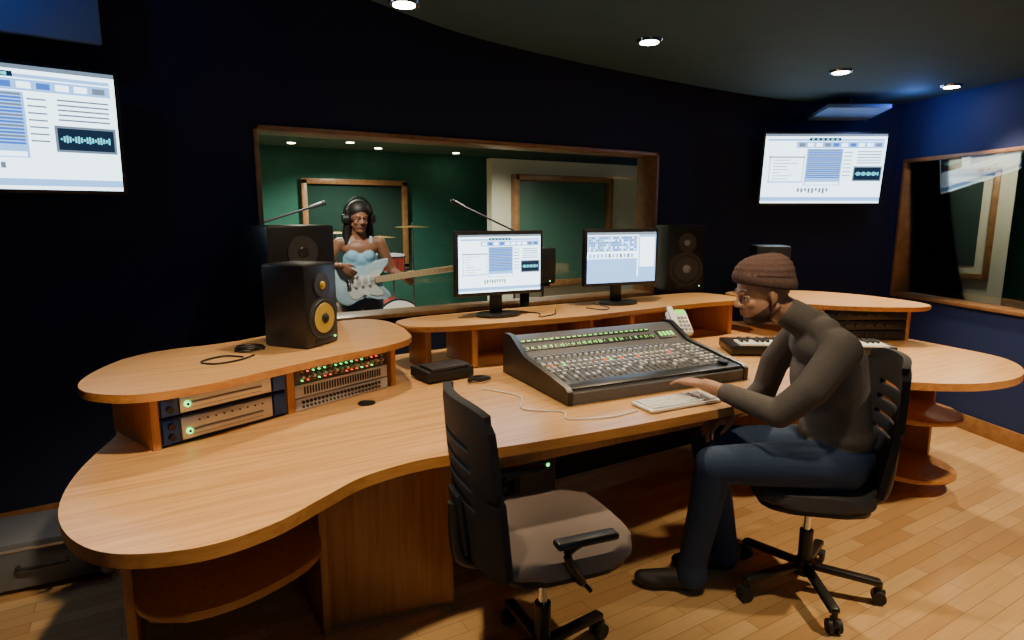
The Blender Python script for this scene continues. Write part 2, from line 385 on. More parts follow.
B.box((.47,2.32,H/2),(.026,.5,H),M_panel,bev=.002)
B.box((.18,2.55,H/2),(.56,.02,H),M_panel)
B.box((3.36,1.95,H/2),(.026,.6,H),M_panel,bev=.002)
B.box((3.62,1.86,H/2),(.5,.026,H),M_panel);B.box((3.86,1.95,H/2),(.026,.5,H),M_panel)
B.box((2.4,2.60,.40),(1.85,.02,.62),M_blackm);B.box((1.2,2.60,.40),(.55,.02,.62),M_blackm)
B.box((1.85,1.78,.665),(1.86,.022,.11),M_panel,rot=RZ(-2.5),bev=.003)
B.obj('carcass',parent=desk)
B=MB()
ang=math.atan2(1.99-2.10,.93-.48)
B.M=Matrix.Translation((.48,2.10,0))@Matrix.Rotation(ang,4,'Z')
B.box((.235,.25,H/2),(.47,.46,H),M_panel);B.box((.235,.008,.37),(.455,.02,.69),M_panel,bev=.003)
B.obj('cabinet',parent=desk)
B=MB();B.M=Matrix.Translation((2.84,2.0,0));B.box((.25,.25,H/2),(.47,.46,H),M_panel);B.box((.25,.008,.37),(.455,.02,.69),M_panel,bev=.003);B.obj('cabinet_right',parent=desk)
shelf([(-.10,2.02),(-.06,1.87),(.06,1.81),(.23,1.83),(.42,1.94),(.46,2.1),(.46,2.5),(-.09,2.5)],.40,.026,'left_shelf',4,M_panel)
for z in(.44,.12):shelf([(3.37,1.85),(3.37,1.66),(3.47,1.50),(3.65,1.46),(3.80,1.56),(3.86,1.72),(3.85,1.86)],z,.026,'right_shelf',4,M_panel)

def rack_obj(name,x0,units,TRm,wd=.445):
    B=MB();B.M=TRm
    B.box((x0+wd/2,.16,DT+.1),(wd-.002,.26,.178),M_blackm)
    units(B,x0,wd)
    return B.obj(name)
def unitsA(B,x0,w):
    for j in(0,1):
        z=DT+.050+j*.092
        B.box((x0+w/2,.018,z),(w,.02,.086),M_dk,bev=.002)
        B.box((x0+.03,.004,z),(.05,.012,.08),M_blue,bev=.003)
        B.box((x0+w-.03,.004,z),(.05,.012,.08),M_blue,bev=.003)
        B.box((x0+w/2,.004,z),(w-.125,.012,.074),M_silver,bev=.002)
        B.box((x0+w/2,-.004,z-.008),(w-.2,.006,.006),M_grey)
        for i in range(9):B.cyl((x0+.12+i*.028,.0,z+.02),(x0+.12+i*.028,-.006,z+.02),.003,M_black,seg=8)
        for zz in(-.018,.018):
            B.cyl((x0+.03,.0,z+zz),(x0+.03,-.012,z+zz),.011,M_black,seg=14)
        B.cyl((x0+.085,.0,z-.01),(x0+.085,-.010,z-.01),.010,M_led,seg=14);B.cyl((x0+.085,.0,z-.01),(x0+.085,-.012,z-.01),.005,M_black,seg=10)
        B.box((x0+w/2,.0,z-.025),(w-.2,.004,.002),M_black)
def unitsB(B,x0,w):
    z=DT+.146;B.box((x0+w/2,.015,z),(w,.02,.078),M_dk,bev=.002)
    for r_ in range(2):
        for i in range(16):
            x=x0+.03+i*.0255;zz=z+.02-r_*.034
            B.cyl((x,.006,zz),(x,-.012,zz),.008,M_silver if (i+r_)%2 else M_grey,seg=12,r1=.006)
            B.box((x,-.0,zz-.014),(.004,.012,.004),random.choice([M_led,M_yel,M_red,M_led]))
    z=DT+.078;B.box((x0+w/2,.012,z),(w,.02,.050),M_lg,bev=.002)
    for i in range(30):B.box((x0+.04+i*.0125,.001,z),(.006,.004,.03),M_black)
    z=DT+.026;B.box((x0+w/2,.012,z),(w,.02,.046),M_lg,bev=.002)
    for i in range(22):B.cyl((x0+.03+i*.0175,.004,z+.008),(x0+.03+i*.0175,-.004,z+.008),.006,M_black,seg=10)
    for i in range(22):B.cyl((x0+.03+i*.0175,.004,z-.010),(x0+.03+i*.0175,-.004,z-.010),.005,M_dk,seg=10)
rack_obj('rack_preamplifier',.0155,unitsA,TR)
rack_obj('rack_patchbay',.496,unitsB,TR)
def unitsC(B,x0,w):
    for j in range(3):
        z=DT+.035+j*.06;B.box((x0+w/2,.012,z),(w,.02,.054),M_black,bev=.002)
        for i in range(6):B.cyl((x0+.06+i*.06,.004,z),(x0+.06+i*.06,-.008,z),.008,M_dk,seg=10)
rack_obj('rack_effects_unit',.0,unitsC,TL,.48)

# ---------------------------------------------------------------- mixing console
B=MB();W2=.452
prof=[(0,0),(0,.045),(.015,.058),(.085,.066),(.37,.107),(.41,.117),(.525,.18),(.57,.18),(.59,.155),(.59,0)]
B.prof(prof,-W2,W2,M_desk)
for x in(-W2-.012,W2+.012):
    B.prof([(-.004,-0.0),(-.004,.055),(.02,.07),(.38,.12),(.52,.193),(.58,.193),(.60,.165),(.60,0)],x-.012,x+.012,M_black)
def on(y):
    for a,b in zip(prof[1:],prof[2:]):
        if a[0]<=y<=b[0]:return a[1]+(b[1]-a[1])*(y-a[0])/max(1e-6,b[0]-a[0])
    return .06
sl=RX(math.degrees(math.atan2(.041,.285)));sl2=RX(math.degrees(math.atan2(.063,.115)))
B.box((0,.045,.064),(2*W2-.01,.07,.008),M_black,rot=RX(6),bev=.003)
NC=24
for i in range(NC):
    x=-W2+.026+i*.0305
    B.box((x,.145,on(.145)+.0005),(.004,.10,.003),M_black,rot=sl)
    fy=.115+random.random()*.06
    B.box((x,fy,on(fy)+.006),(.014,.024,.014),M_lg,rot=sl,bev=.002,seg=1)
    for k,y in enumerate((.205,.225,.245,.285,.302)):
        B.box((x,y,on(y)+.003),(.018,.012,.007),[M_lg,M_grey,M_lg,M_white,M_grey][k],rot=sl)
    if random.random()<.3:B.box((x,.265,on(.265)+.003),(.010,.005,.006),random.choice([M_led,M_red,M_yel]),rot=sl)
    z=on(.33);B.cyl((x,.33,z),(x,.329,z+.016),.0095,M_lg,seg=12,r1=.0075)
    z=on(.36);B.cyl((x,.36,z),(x,.359,z+.014),.008,M_grey,seg=12,r1=.0065)
    B.box((x,.445,on(.445)+.002),(.026,.030,.004),M_black,rot=sl2)
    for k in range(3):
        if random.random()<.75:B.box((x-.007+k*.007,.445,on(.445)+.0045),(.003,.004+.018*random.random(),.002),M_ledd,rot=sl2)
    B.box((x,.490,on(.49)+.002),(.026,.018,.004),M_black,rot=sl2)
    B.box((x,.490,on(.49)+.004),(.018,.006,.002),M_ledd,rot=sl2)
for i in range(4):
    for j in range(8):
        y=.11+j*.033;x=W2-.12+i*.03
        B.box((x,y,on(y)+.003),(.018,.013,.008),random.choice([M_grey,M_lg,M_white,M_lg]),rot=sl)
B.cyl((W2-.07,.06,.070),(W2-.07,.058,.085),.024,M_black,seg=24)
B.box((W2-.08,.45,on(.45)+.003),(.11,.06,.004),M_black,rot=sl2)
for i in range(4):B.box((W2-.115+i*.024,.45,on(.45)+.0055),(.014,.03,.002),M_ledd,rot=sl2)
B.obj('mixing_console',(1.865,1.85,DT+.001),R(-5.4))
# ---------------------------------------------------------------- desk items
B=MB();B.box((0,0,.008),(.36,.13,.012),M_white,bev=.004)
for r_ in range(5):
    n=14 if r_<4 else 7
    for i in range(n):
        wk=.33/n;B.box((-.165+wk*(i+.5),-.048+.023*(4-r_)+.002,.0165),(wk-.003,.019,.006),M_white,bev=.0012,seg=1)
B.obj('computer_keyboard',(1.79,1.70,DT+.001),R(-5))
B=MB();B.box((0,0,.05),(.115,.16,.03),M_white,rot=RX(38),bev=.008);B.box((0,.05,.035),(.09,.02,.07),M_grey)
B.box((-.036,-.002,.078),(.034,.17,.024),M_white,rot=RX(38),bev=.01)
for i in range(3):
    for j in range(4):
        yy=-.055+j*.022;B.box((.0+i*.02,yy,.050+yy*.78+.020),(.013,.013,.008),M_grey,rot=RX(38))
B.box((.02,.045,.103),(.055,.035,.006),M_ledd,rot=RX(38));B.cyl((0,.03,-.108),(0,.03,.03),.014,M_dk);B.cyl((0,.03,-.108),(0,.03,-.10),.05,M_dk)
B.obj('desk_telephone',(2.49,2.38,DT+.110),R(-24))
B=MB();L=.86;B.box((0,0,.032),(L,.24,.05),M_black,bev=.008)
nk=28
for i in range(nk):
    x=-L/2+.06+i*.0275;B.box((x,-.055,.059),(.0255,.125,.012),M_white,bev=.002,seg=1)
    if i%7 not in(2,6):B.box((x+.0137,-.025,.069),(.013,.075,.014),M_black,bev=.002,seg=1)
for i in range(12):B.cyl((-L/2+.1+i*.05,.085,.057),(-L/2+.1+i*.05,.085,.068),.009,M_grey,seg=12)
B.obj('midi_keyboard',(3.08,2.02,DT+.001),R(-34))
B=MB();B.box((0,0,.03),(.24,.18,.05),M_blackm,bev=.008);B.box((0,-.03,.062),(.2,.12,.012),M_dk,bev=.003);B.obj('audio_interface_box',(1.16,2.56,DT+.001),R(4))
def cable(name,pts,r=.0035,m=M_black):
    B=MB();B.tube(pts,r,m);B.obj(name)
def coil(name,cx,cy,z,r,n=3):
    pts=[(cx+(r+.006*math.sin(t*2.3))*math.cos(t),cy+(r*.6+.004*math.cos(t*1.7))*math.sin(t),z+.004+.0022*t/2) for t in [k*.5 for k in range(int(n*12.6))]]
    B=MB();B.tube(pts,.0035,M_black,n=2);B.obj(name)
coil('cable_coil',1.27,2.40,DT,.05);coil('cable_coil',.34,2.54,.98,.05)
cable('speaker_cable',[(.30,2.43,.984),(.24,2.48,.984),(.16,2.42,.984),(.20,2.36,.984),(.28,2.38,.984),(.34,2.44,.984)])
cable('headphone_cable',[(1.22,2.28,DT+.004),(1.30,2.1,DT+.004),(1.22,1.95,DT+.004),(1.33,1.84,DT+.004),(1.30,1.76,DT+.004),(1.45,1.70,DT+.004),(1.52,1.70,DT+.004),(1.59,1.71,DT+.004)],.003,M_white)
B=MB();B.cyl((0,0,0),(0,0,.004),.035,M_black,seg=28);B.obj('cable_grommet',(.73,2.34,DT))
cable('monitor_cable',[(1.74,2.86,.985),(1.80,2.72,.985),(1.74,2.62,.985),(1.86,2.66,.985),(1.95,2.78,.985)],.003)
cable('monitor_cable',[(2.28,2.86,.985),(2.26,2.70,.985),(2.18,2.64,.985),(2.14,2.75,.985)],.003)

# ---------------------------------------------------------------- loudspeakers
def speaker(name,w,h,d,loc,rz,cone,stand=0,z0=0):
    B=MB();B.box((0,0,h/2),(w,d,h),M_black,bev=.012)
    y=-d/2
    wr=min(w*.38,h*.26);wz=h*.34;tz=h*.74
    for k,(r0,r1,y0,y1,m) in enumerate([(wr*1.12,wr*1.12,.002,-.006,M_dk),(wr,wr*.96,-.006,-.010,M_rub)]):B.cyl((0,y+y0,wz),(0,y+y1,wz),r0,m,r1=r1,seg=32)
    ci=M_dk if cone is M_grey else cone
    B.cyl((0,y-.0095,wz),(0,y-.0125,wz),wr*.80,ci,r1=wr*.78,seg=32);B.sph((0,y-.010,wz),(wr*.28,.016,wr*.28),M_blackm if cone is M_yel else M_grey)
    B.cyl((0,y+.002,tz),(0,y-.006,tz),wr*.62,M_dk,seg=28);B.sph((0,y-.005,tz),(wr*.22,.010,wr*.22),cone)
    B.box((0,y-.002,h*.06),(w*.5,.006,h*.045),M_rub,bev=.002);B.cyl((w*.36,y,h*.08),(w*.36,y-.004,h*.08),.004,M_led,seg=8)
    if stand:
        B.cyl((0,0,-stand+.02),(0,0,0),.03,M_blackm);B.box((0,0,-stand+.011),(.3,.3,.02),M_blackm,bev=.004);B.box((0,0,-.008),(w*.8,d*.8,.014),M_blackm)
    B.obj(name,loc,rz)
speaker('nearfield_speaker',.20,.33,.21,(.55,2.585,.981),R(38),M_yel)
speaker('main_speaker',.36,.50,.32,(.655,3.33,.95),R(16),M_black,stand=.948)
speaker('main_speaker',.28,.46,.28,(3.36,3.24,.97),R(-25),M_grey,stand=.968)
speaker('nearfield_speaker',.215,.32,.22,(3.62,2.68,.981),R(-40),M_yel)
speaker('centre_speaker',.34,.22,.2,(2.05,3.26,1.08),0,M_grey,stand=1.078)

# ---------------------------------------------------------------- office chairs
def chair(loc,rz,seatm,arms=True,tilt=0,rake=.09,sz=1,dz=0,bw=1):
    e=empty('office_chair',(loc[0],loc[1],0),rz);e.scale=(sz,sz,1)
    B=MB();sp=[(.235,-.16),(.25,0),(.235,.16),(.17,.225),(0,.235),(-.17,.215),(-.22,.12),(-.23,0),(-.22,-.12),(-.17,-.215),(0,-.235),(.17,-.225)]
    B.prism([(p[0],p[1]) for p in cat(sp,4)],.435+dz,.490+dz,seatm,seatm,bev=.022,seg=4)
    B.prism([(p[0]*.93,p[1]*.93) for p in cat(sp,4)],.41+dz,.437+dz,M_black,bev=.008)
    B.obj('seat',parent=e,ang=60)
    B=MB();ny,nz=16,26;zb,zt=.475,.995
    def P(i,j):
        u=-1+2*i/ny;v=j/nz
        half=(.205+.025*math.sin(math.pi*min(1,v*1.0))-(.02 if v>.93 else 0))*bw
        z=zb+(zt-zb)*v- (abs(u)**4)*.02*(1 if v>.5 else -1)
        x=-.245-.02*math.sin(math.pi*v)*1.0-rake*v*v+ .045*u*u
        return Vector((x,half*u,z))
    V=[[B.bm.verts.new(P(i,j)) for j in range(nz+1)] for i in range(ny+1)]
    for i in range(ny):
        for j in range(nz):
            if j in(10,13,16,19) and 4<=i<ny-4:continue
            B.bm.faces.new((V[i][j],V[i+1][j],V[i+1][j+1],V[i][j+1]))
    B._fin([v for r_ in V for v in r_],M_mesh)
    o=B.obj('backrest',parent=e,ang=60)
    sm=o.modifiers.new('thick','SOLIDIFY');sm.thickness=.028;sm.offset=0
    bv=o.modifiers.new('round','BEVEL');bv.width=.006;bv.segments=2
    B=MB()
    B.tube([(.0,0,.40+dz),(-.16,0,.39+dz),(-.27,0,.42+dz),(-.30,0,.52),(-.305,0,.66)],.020,M_black,seg=12)
    B.box((-.29,0,.60),(.02,.10,.20),M_black,rot=RY(-8),bev=.008)
    B.box((0,0,.39+dz),(.20,.16,.05),M_black,bev=.01)
    if arms:
        for s_ in(-1,1):
            B.tube([(.02,s_*.16,.405+dz),(.02,s_*.24,.42+dz),(-.02,s_*.262,.48+dz),(-.04,s_*.262,.53+dz),(.0,s_*.262,.555+dz)],.013,M_black,seg=10)
            B.box((.02,s_*.262,.562+dz),(.20,.045,.022),M_black,bev=.009,seg=3)
    B.tube([(.03,.12,.40+dz),(.05,-.24,.385+dz)],.007,M_black,smooth=False)
    B.cyl((0,0,.12),(0,0,.26),.028,M_black);B.cyl((0,0,.25),(0,0,.37+dz),.016,M_chrome)
    B.obj('mechanism',parent=e)
    B=MB();B.cyl((0,0,.075),(0,0,.135),.045,M_black,r1=.036)
    for k in range(5):
        a=2*math.pi*k/5+tilt;d=Vector((math.cos(a),math.sin(a),0));n=Vector((-d.y,d.x,0))
        B.box(d*.165+Vector((0,0,.098)),(.27,.042,.026),M_black,rot=Matrix.Rotation(a,3,'Z')@RY(5),bev=.009)
        q=d*.295
        B.cyl(q+Vector((0,0,.05)),q+Vector((0,0,.088)),.012,M_black,seg=12)
        for s_ in(-1,1):B.cyl(q+n*(s_*.008)+Vector((0,0,.028)),q+n*(s_*.026)+Vector((0,0,.028)),.027,M_rub,seg=20)
        B.box(q+Vector((0,0,.045)),(.05,.018,.03),M_black,rot=Matrix.Rotation(a,3,'Z'),bev=.006)
    B.obj('base',parent=e)
    return e
chair((1.03,1.52),R(-10),M_taupe,True,.35,.06,.96,.045,1.06)
chair((2.20,1.37),R(136),M_sgrey,False,.5,.05,.92)

#PEOPLE-START
def organic(name,parts,voxel,parent,smooth=5,colfn=None,loc=(0,0,0),rot=(0,0,0),scale=1):
    """parts: ('c',p0,p1,r0,r1,mat) tapered limb | ('e',c,(rx,ry,rz),mat,rot)"""
    bm=bmesh.new()
    for p in parts:
        if p[0]=='c':
            a,b=Vector(p[1]),Vector(p[2]);d=b-a;q=d.to_track_quat('Z','Y').to_matrix().to_4x4()
            bmesh.ops.create_cone(bm,cap_ends=True,segments=20,radius1=p[3],radius2=p[4],depth=d.length,matrix=Matrix.Translation((a+b)/2)@q)
            for c_,r_ in((a,p[3]),(b,p[4])):bmesh.ops.create_icosphere(bm,subdivisions=3,radius=r_,matrix=Matrix.Translation(c_))
        else:
            rt=p[4].to_4x4() if len(p)>4 and p[4] else Matrix()
            bmesh.ops.create_icosphere(bm,subdivisions=4,radius=1,matrix=Matrix.Translation(p[1])@rt@Matrix.Diagonal((*p[2],1)))
    me=bpy.data.meshes.new(name+'_src');bm.to_mesh(me);bm.free()
    o=bpy.data.objects.new(name,me);COL.objects.link(o)
    m=o.modifiers.new('r','REMESH');m.mode='VOXEL';m.voxel_size=voxel
    s=o.modifiers.new('s','SMOOTH');s.factor=.5;s.iterations=smooth
    dg=bpy.context.evaluated_depsgraph_get();me2=bpy.data.meshes.new_from_object(o.evaluated_get(dg))
    o.modifiers.clear();o.data=me2;me2.name=name
    n=len(me2.polygons);cen=np.empty(n*3);me2.polygons.foreach_get('center',cen);cen=cen.reshape(-1,3)
    best=np.full(n,1e9);idx=np.zeros(n,int);mats=[]
    for p in parts:
        mt=p[5] if p[0]=='c' else p[3]
        if mt not in mats:mats.append(mt)
        k=mats.index(mt)
        if p[0]=='c':
            a=np.array(p[1]);b=np.array(p[2]);d=b-a;t=np.clip(((cen-a)@d)/(d@d),0,1);D=np.linalg.norm(cen-(a+t[:,None]*d),axis=1)-(p[3]+(p[4]-p[3])*t)
        else:
            q=cen-np.array(p[1])
            if len(p)>4 and p[4]:q=q@np.array(p[4])
            rr=np.array(p[2]);k0=np.linalg.norm(q/rr,axis=1);D=(k0-1)*rr.min()
        w_=D<best;best[w_]=D[w_];idx[w_]=k
    if colfn:
        for i in range(n):
            r_=colfn(cen[i],mats[idx[i]])
            if r_ not in mats:mats.append(r_)
            idx[i]=mats.index(r_)
    me2.materials.clear()
    for mt in mats:me2.materials.append(mt)
    me2.polygons.foreach_set('material_index',idx.astype(np.int32));me2.polygons.foreach_set('use_smooth',np.ones(n,bool));me2.update()
    o.location=loc;o.rotation_euler=rot;o.scale=(scale,)*3
    if parent:o.parent=parent
    return o
def hand_parts(wrist,d,thumb,skin,curl=(10,25,25),sc=1.0,up=None):
    d=Vector(d).normalized();t=Vector(thumb);t=(t-d*t.dot(d)).normalized();u=d.cross(t)
    if up is not None:
        if u.dot(Vector(up))<0:u=-u
    elif u.z<0 and abs(u.z)>.2:u=-u
    wv=Vector(wrist);P=lambda x,y,z:tuple(wv+d*x*sc+t*y*sc+u*z*sc)
    pr=[]
    for yy in(-.028,-.009,.010,.028):pr.append(('c',P(.005,yy*.6,0),P(.088,yy,.0),.0135*sc,.0118*sc,skin))
    for k,(yy,L) in enumerate(((-.031,.062),(-.0105,.076),(.0115,.082),(.033,.073))):
        p=Vector(P(.088,yy,0));a=0;fan=(yy/.03)*.10
        for s_,(f,c_) in enumerate(zip((.42,.32,.26),curl)):
            a+=c_;dd=d*math.cos(R(a))-u*math.sin(R(a))+t*fan*math.cos(R(a))
            q=p+dd*L*f*sc;pr.append(('c',tuple(p),tuple(q),(.0092-.0008*s_)*sc,(.0084-.0009*s_)*sc,skin));p=q
    a=Vector(P(.022,.026,-.004));b=Vector(P(.052,.050,-.012));c_=Vector(P(.082,.060,-.020));e=Vector(P(.104,.058,-.028))
    pr+=[('c',tuple(a),tuple(b),.0155*sc,.0125*sc,skin),('c',tuple(b),tuple(c_),.0115*sc,.010*sc,skin),('c',tuple(c_),tuple(e),.010*sc,.0082*sc,skin)]
    return pr
def head(parent,loc,rot,skin,beard=None,sc=1,neck=None,fem=False):
    jw=.88 if fem else 1
    pr=[('e',(-.012,0,.035),(.098,.076,.088),skin),('e',(.022,0,-.035),(.066,.060*jw,.078),skin),('e',(.052,0,-.088),(.030,.032*jw,.026),skin),
        ('c',(-.02,-.055*jw,-.045),(.045,-.025,-.09),.016,.014,skin),('c',(-.02,.055*jw,-.045),(.045,.025,-.09),.016,.014,skin),
        ('c',(.082,0,.016),(.102,0,-.022),.008,.011,skin),('e',(.094,.011,-.026),(.012,.008,.008),skin),('e',(.094,-.011,-.026),(.012,.008,.008),skin),
        ('c',(.078,-.036,.024),(.084,0,.022),.009,.010,skin),('c',(.078,.036,.024),(.084,0,.022),.009,.010,skin),
        ('e',(.056,.036,-.024),(.022,.018,.020),skin),('e',(.056,-.036,-.024),(.022,.018,.020),skin),
        ('c',(.080,-.018,-.051),(.087,0,-.050),.0050,.0060,M_lip),('c',(.080,.018,-.051),(.087,0,-.050),.0050,.0060,M_lip),
        ('c',(.079,-.015,-.061),(.085,0,-.062),.0055,.0068,M_lip),('c',(.079,.015,-.061),(.085,0,-.062),.0055,.0068,M_lip)]
    for s_ in(-1,1):
        pr+=[('e',(-.008,s_*.076,-.002),(.017,.007,.028),skin,RZ(s_*18)),('c',(-.004,s_*.074,-.024),(-.002,s_*.073,-.03),.008,.007,skin)]
    pr.append(('c',(-.03,0,-.04),neck or (-.06,0,-.16),.052,.056,skin))
    def cf(c,m):
        # short beard that follows the jaw line and chin
        if beard and m is skin and c[2]>-.120:
            jaw=-.030-.60*max(0,c[0]-.0)
            if c[0]>.0 and c[2]<max(jaw,-.073):return beard
            if c[0]>.068 and -.045<c[2]<-.038 and abs(c[1])<.026:return beard
        return m
    o=organic('head',pr,.0042,parent,3,cf,loc,rot,sc)
    B=MB()
    for s_ in(-1,1):
        B.sph((.0700,s_*.030,.003),.0118,M_eye,seg=16);B.sph((.0786,s_*.030,.002),(.0040,.0056,.0056),M_iris,seg=12)
        B.tube([(.074,s_*.017,.008),(.0815,s_*.030,.0105),(.071,s_*.043,.006)],.0042,skin,n=4)
        B.tube([(.073,s_*.018,-.006),(.0785,s_*.030,-.0085),(.070,s_*.042,-.006)],.0036,skin,n=4)
        B.tube([(.089,s_*.014,.027),(.086,s_*.030,.031),(.076,s_*.046,.026)],.0028,M_hair,n=4)
    f=B.obj('face_features',loc);f.rotation_euler=rot;f.scale=(sc,)*3;f.parent=parent
    return o
def shoe(parent,s,l,m,yaw=0,nm='shoe'):
    pr=[('c',(.03,0,.045),(.10,0,.045),.042,.042,m),('c',(.10,0,.045),(.235,.0,.034),.040,.032,m),('e',(.19,.0,.03),(.075,.046,.032),m),('c',(.02,0,.09),(.03,0,.05),.045,.044,m),('e',(.05,0,.03),(.06,.038,.03),m)]
    o=organic(nm,pr,.006,parent,4,lambda c,mm:M_rub if c[2]<.012 else mm)
    for v in o.data.vertices:
        if v.co.z<.002:v.co.z=.002
    o.location=(s-.05,l,0);o.rotation_euler=(0,0,yaw);return o
def beanie(parent,loc,rot):
    B=MB();nu,nv=96,26;rows=[]
    for j in range(nv+1):
        v=j/nv;row=[]
        for i in range(nu):
            a=2*math.pi*i/nu
            if v<.25:
                k=v/.25;rx,ry=.108+.005*math.sin(k*math.pi),.089+.005*math.sin(k*math.pi);z=.034+.046*k
                rib=.0018*math.cos(a*32)
            else:
                k=(v-.25)/.75;th=k*math.pi/2
                rx=.107*math.cos(th)**.7 if k<1 else 0;ry=.090*math.cos(th)**.7 if k<1 else 0;z=.074+.078*math.sin(th)
                rib=.0022*math.cos(a*32)*math.cos(th)+.0018*math.sin(k*34)
            x=-.014-.036*max(0,v-.25)+(rx+rib)*math.cos(a);y=(ry+rib)*math.sin(a)
            zz=z+.034*math.cos(a)*(1-v)-.008
            row.append(B.bm.verts.new((x,y,zz)))
        rows.append(row)
    for a,b in zip(rows,rows[1:]):
        for i in range(nu):B.bm.faces.new((a[i],a[(i+1)%nu],b[(i+1)%nu],b[i]))
    bmesh.ops.remove_doubles(B.bm,verts=B.bm.verts,dist=.0004)
    B._fin(list(B.bm.verts),M_hat)
    o=B.obj('beanie',loc,ang=80);o.rotation_euler=rot;o.parent=parent
    s_=o.modifiers.new('t','SOLIDIFY');s_.thickness=.006;s_.offset=-1

# ---- seated sound engineer, faces +x in his own frame
man=empty('sound_engineer',(2.25,1.30,0),R(146))
S,J,K=M_sweat,M_jean,M_skin
pr=[('e',(.01,0,.60),(.13,.165,.112),J),
 ('c',(.03,.09,.582),(.25,.10,.587),.095,.085,J),('c',(.25,.10,.587),(.50,.10,.578),.085,.070,J),('c',(.03,-.09,.582),(.46,-.13,.578),.094,.070,J),
 ('c',(.50,.10,.572),(.515,.06,.36),.070,.062,J),('c',(.515,.06,.36),(.535,.01,.13),.062,.056,J),('c',(.535,.01,.13),(.535,.008,.075),.058,.062,J),
 ('c',(.46,-.13,.572),(.41,-.15,.36),.070,.062,J),('c',(.41,-.15,.36),(.365,-.16,.13),.062,.056,J),('c',(.365,-.16,.13),(.36,-.16,.075),.058,.062,J),
 ('e',(.015,0,.69),(.130,.160,.09),S),('c',(.02,.045,.70),(.060,.045,.96),.108,.106,S),('c',(.02,-.045,.70),(.060,-.045,.96),.108,.106,S),
 ('e',(.065,0,.90),(.128,.165,.17),S),('e',(.092,0,1.015),(.108,.172,.090),S),
 ('c',(.105,.158,1.045),(.105,-.158,1.045),.063,.063,S),('c',(.12,.075,1.082),(.12,-.075,1.082),.055,.055,S),('c',(.13,0,1.085),(.222,0,1.138),.068,.058,S),
 ('c',(.105,.175,1.035),(.21,.20,.90),.067,.058,S),('c',(.21,.20,.90),(.300,.165,.80),.058,.051,S),('c',(.300,.165,.80),(.435,.0,.827),.051,.038,S),('e',(.43,.005,.826),(.040,.040,.039),S),
 ('c',(.43,.005,.826),(.50,-.07,.84),.032,.026,K),
 ('c',(.105,-.175,1.035),(.18,-.23,.90),.067,.057,S),('c',(.18,-.23,.90),(.21,-.235,.785),.057,.051,S),('c',(.21,-.235,.785),(.30,-.18,.735),.049,.040,S),
 ('c',(.30,-.18,.735),(.375,-.13,.700),.033,.026,K)]
pr+=hand_parts((.50,-.07,.840),(.64,-.77,-.03),(-.77,-.64,0),K,curl=(6,16,16))
pr+=hand_parts((.375,-.13,.700),(.85,.35,-.25),(.0,1,0),K,curl=(20,32,30))
organic('body',pr,.0062,man,8)
hl,hr_=(.328,0,1.212),(0,R(11),R(6))
head(man,hl,hr_,M_skin,M_beard,neck=(-.10,0,-.10))
beanie(man,hl,hr_)
shoe(man,.545,.0,M_shoe,R(-6),'left_shoe');shoe(man,.365,-.16,M_shoe,0,'right_shoe')

# ---- singer with guitar behind the glass
SX,SY=1.47,4.72
sg=empty('singer',(SX,SY,0),R(255))
K=M_skin2;D=M_dress
pr=[('e',(0,0,.90),(.11,.155,.12),J),('c',(0,.08,.86),(.02,.10,.48),.085,.058,J),('c',(.02,.10,.48),(0,.11,.09),.055,.038,J),('c',(0,-.08,.86),(.03,-.10,.48),.085,.058,J),('c',(.03,-.10,.48),(0,-.11,.09),.055,.038,J),
 ('c',(0,.11,.05),(.13,.13,.035),.04,.032,M_shoe),('c',(0,-.11,.05),(.13,-.13,.035),.04,.032,M_shoe),
 ('e',(0,0,1.00),(.095,.130,.10),D),('e',(.0,0,1.08),(.085,.115,.10),D),('e',(.0,0,1.16),(.085,.128,.085),D),('c',(.0,.06,1.0),(.0,.055,1.16),.085,.078,D),('c',(.0,-.06,1.0),(.0,-.055,1.16),.085,.078,D),
 ('e',(.040,.055,1.185),(.050,.056,.055),D),('e',(.040,-.055,1.185),(.050,.056,.055),D),
 ('e',(-.005,0,1.245),(.075,.138,.075),K),('c',(-.01,.135,1.295),(-.01,-.135,1.295),.040,.040,K),('c',(-.01,.05,1.315),(-.01,-.05,1.315),.034,.034,K),
 ('c',(-.01,0,1.30),(.005,0,1.40),.046,.042,K),
 ('c',(-.01,.155,1.29),(-.02,.24,1.07),.043,.034,K),('c',(-.02,.24,1.07),(.125,.37,.985),.034,.023,K),
 ('c',(-.01,-.155,1.29),(-.01,-.27,1.10),.043,.035,K),('c',(-.01,-.27,1.10),(.235,-.15,1.135),.035,.024,K),
 ('c',(.055,.07,1.22),(.01,.085,1.335),.010,.010,D),('c',(.055,-.07,1.22),(.01,-.085,1.335),.010,.010,D)]
pr+=hand_parts((.125,.37,.985),(.30,-.15,.95),(0,-1,-.1),K,curl=(25,55,50),sc=.85,up=(-1,0,0))
pr+=hand_parts((.235,-.15,1.135),(.10,.75,-.62),(.1,.6,.8),K,curl=(12,25,30),sc=.85,up=(1,0,0))
organic('body',pr,.0068,sg,5)
head(sg,(.02,0,1.475),(0,R(8),R(14)),M_skin2,None,sc=.95,fem=True)
hr=[('e',(-.014,0,.062),(.101,.090,.084),M_hair),('e',(-.060,0,-.02),(.065,.092,.10),M_hair)]
for s_ in(-1,1):hr+=[('c',(-.01,s_*.078,.05),(-.02,s_*.096,-.12),.030,.034,M_hair),('c',(-.02,s_*.096,-.12),(.02,s_*.100,-.28),.034,.018,M_hair)]
hr.append(('c',(-.07,0,-.05),(-.09,0,-.22),.07,.06,M_hair))
organic('hair',hr,.007,sg,3,None,(.015,0,1.475),(0,R(8),R(14)),.95)
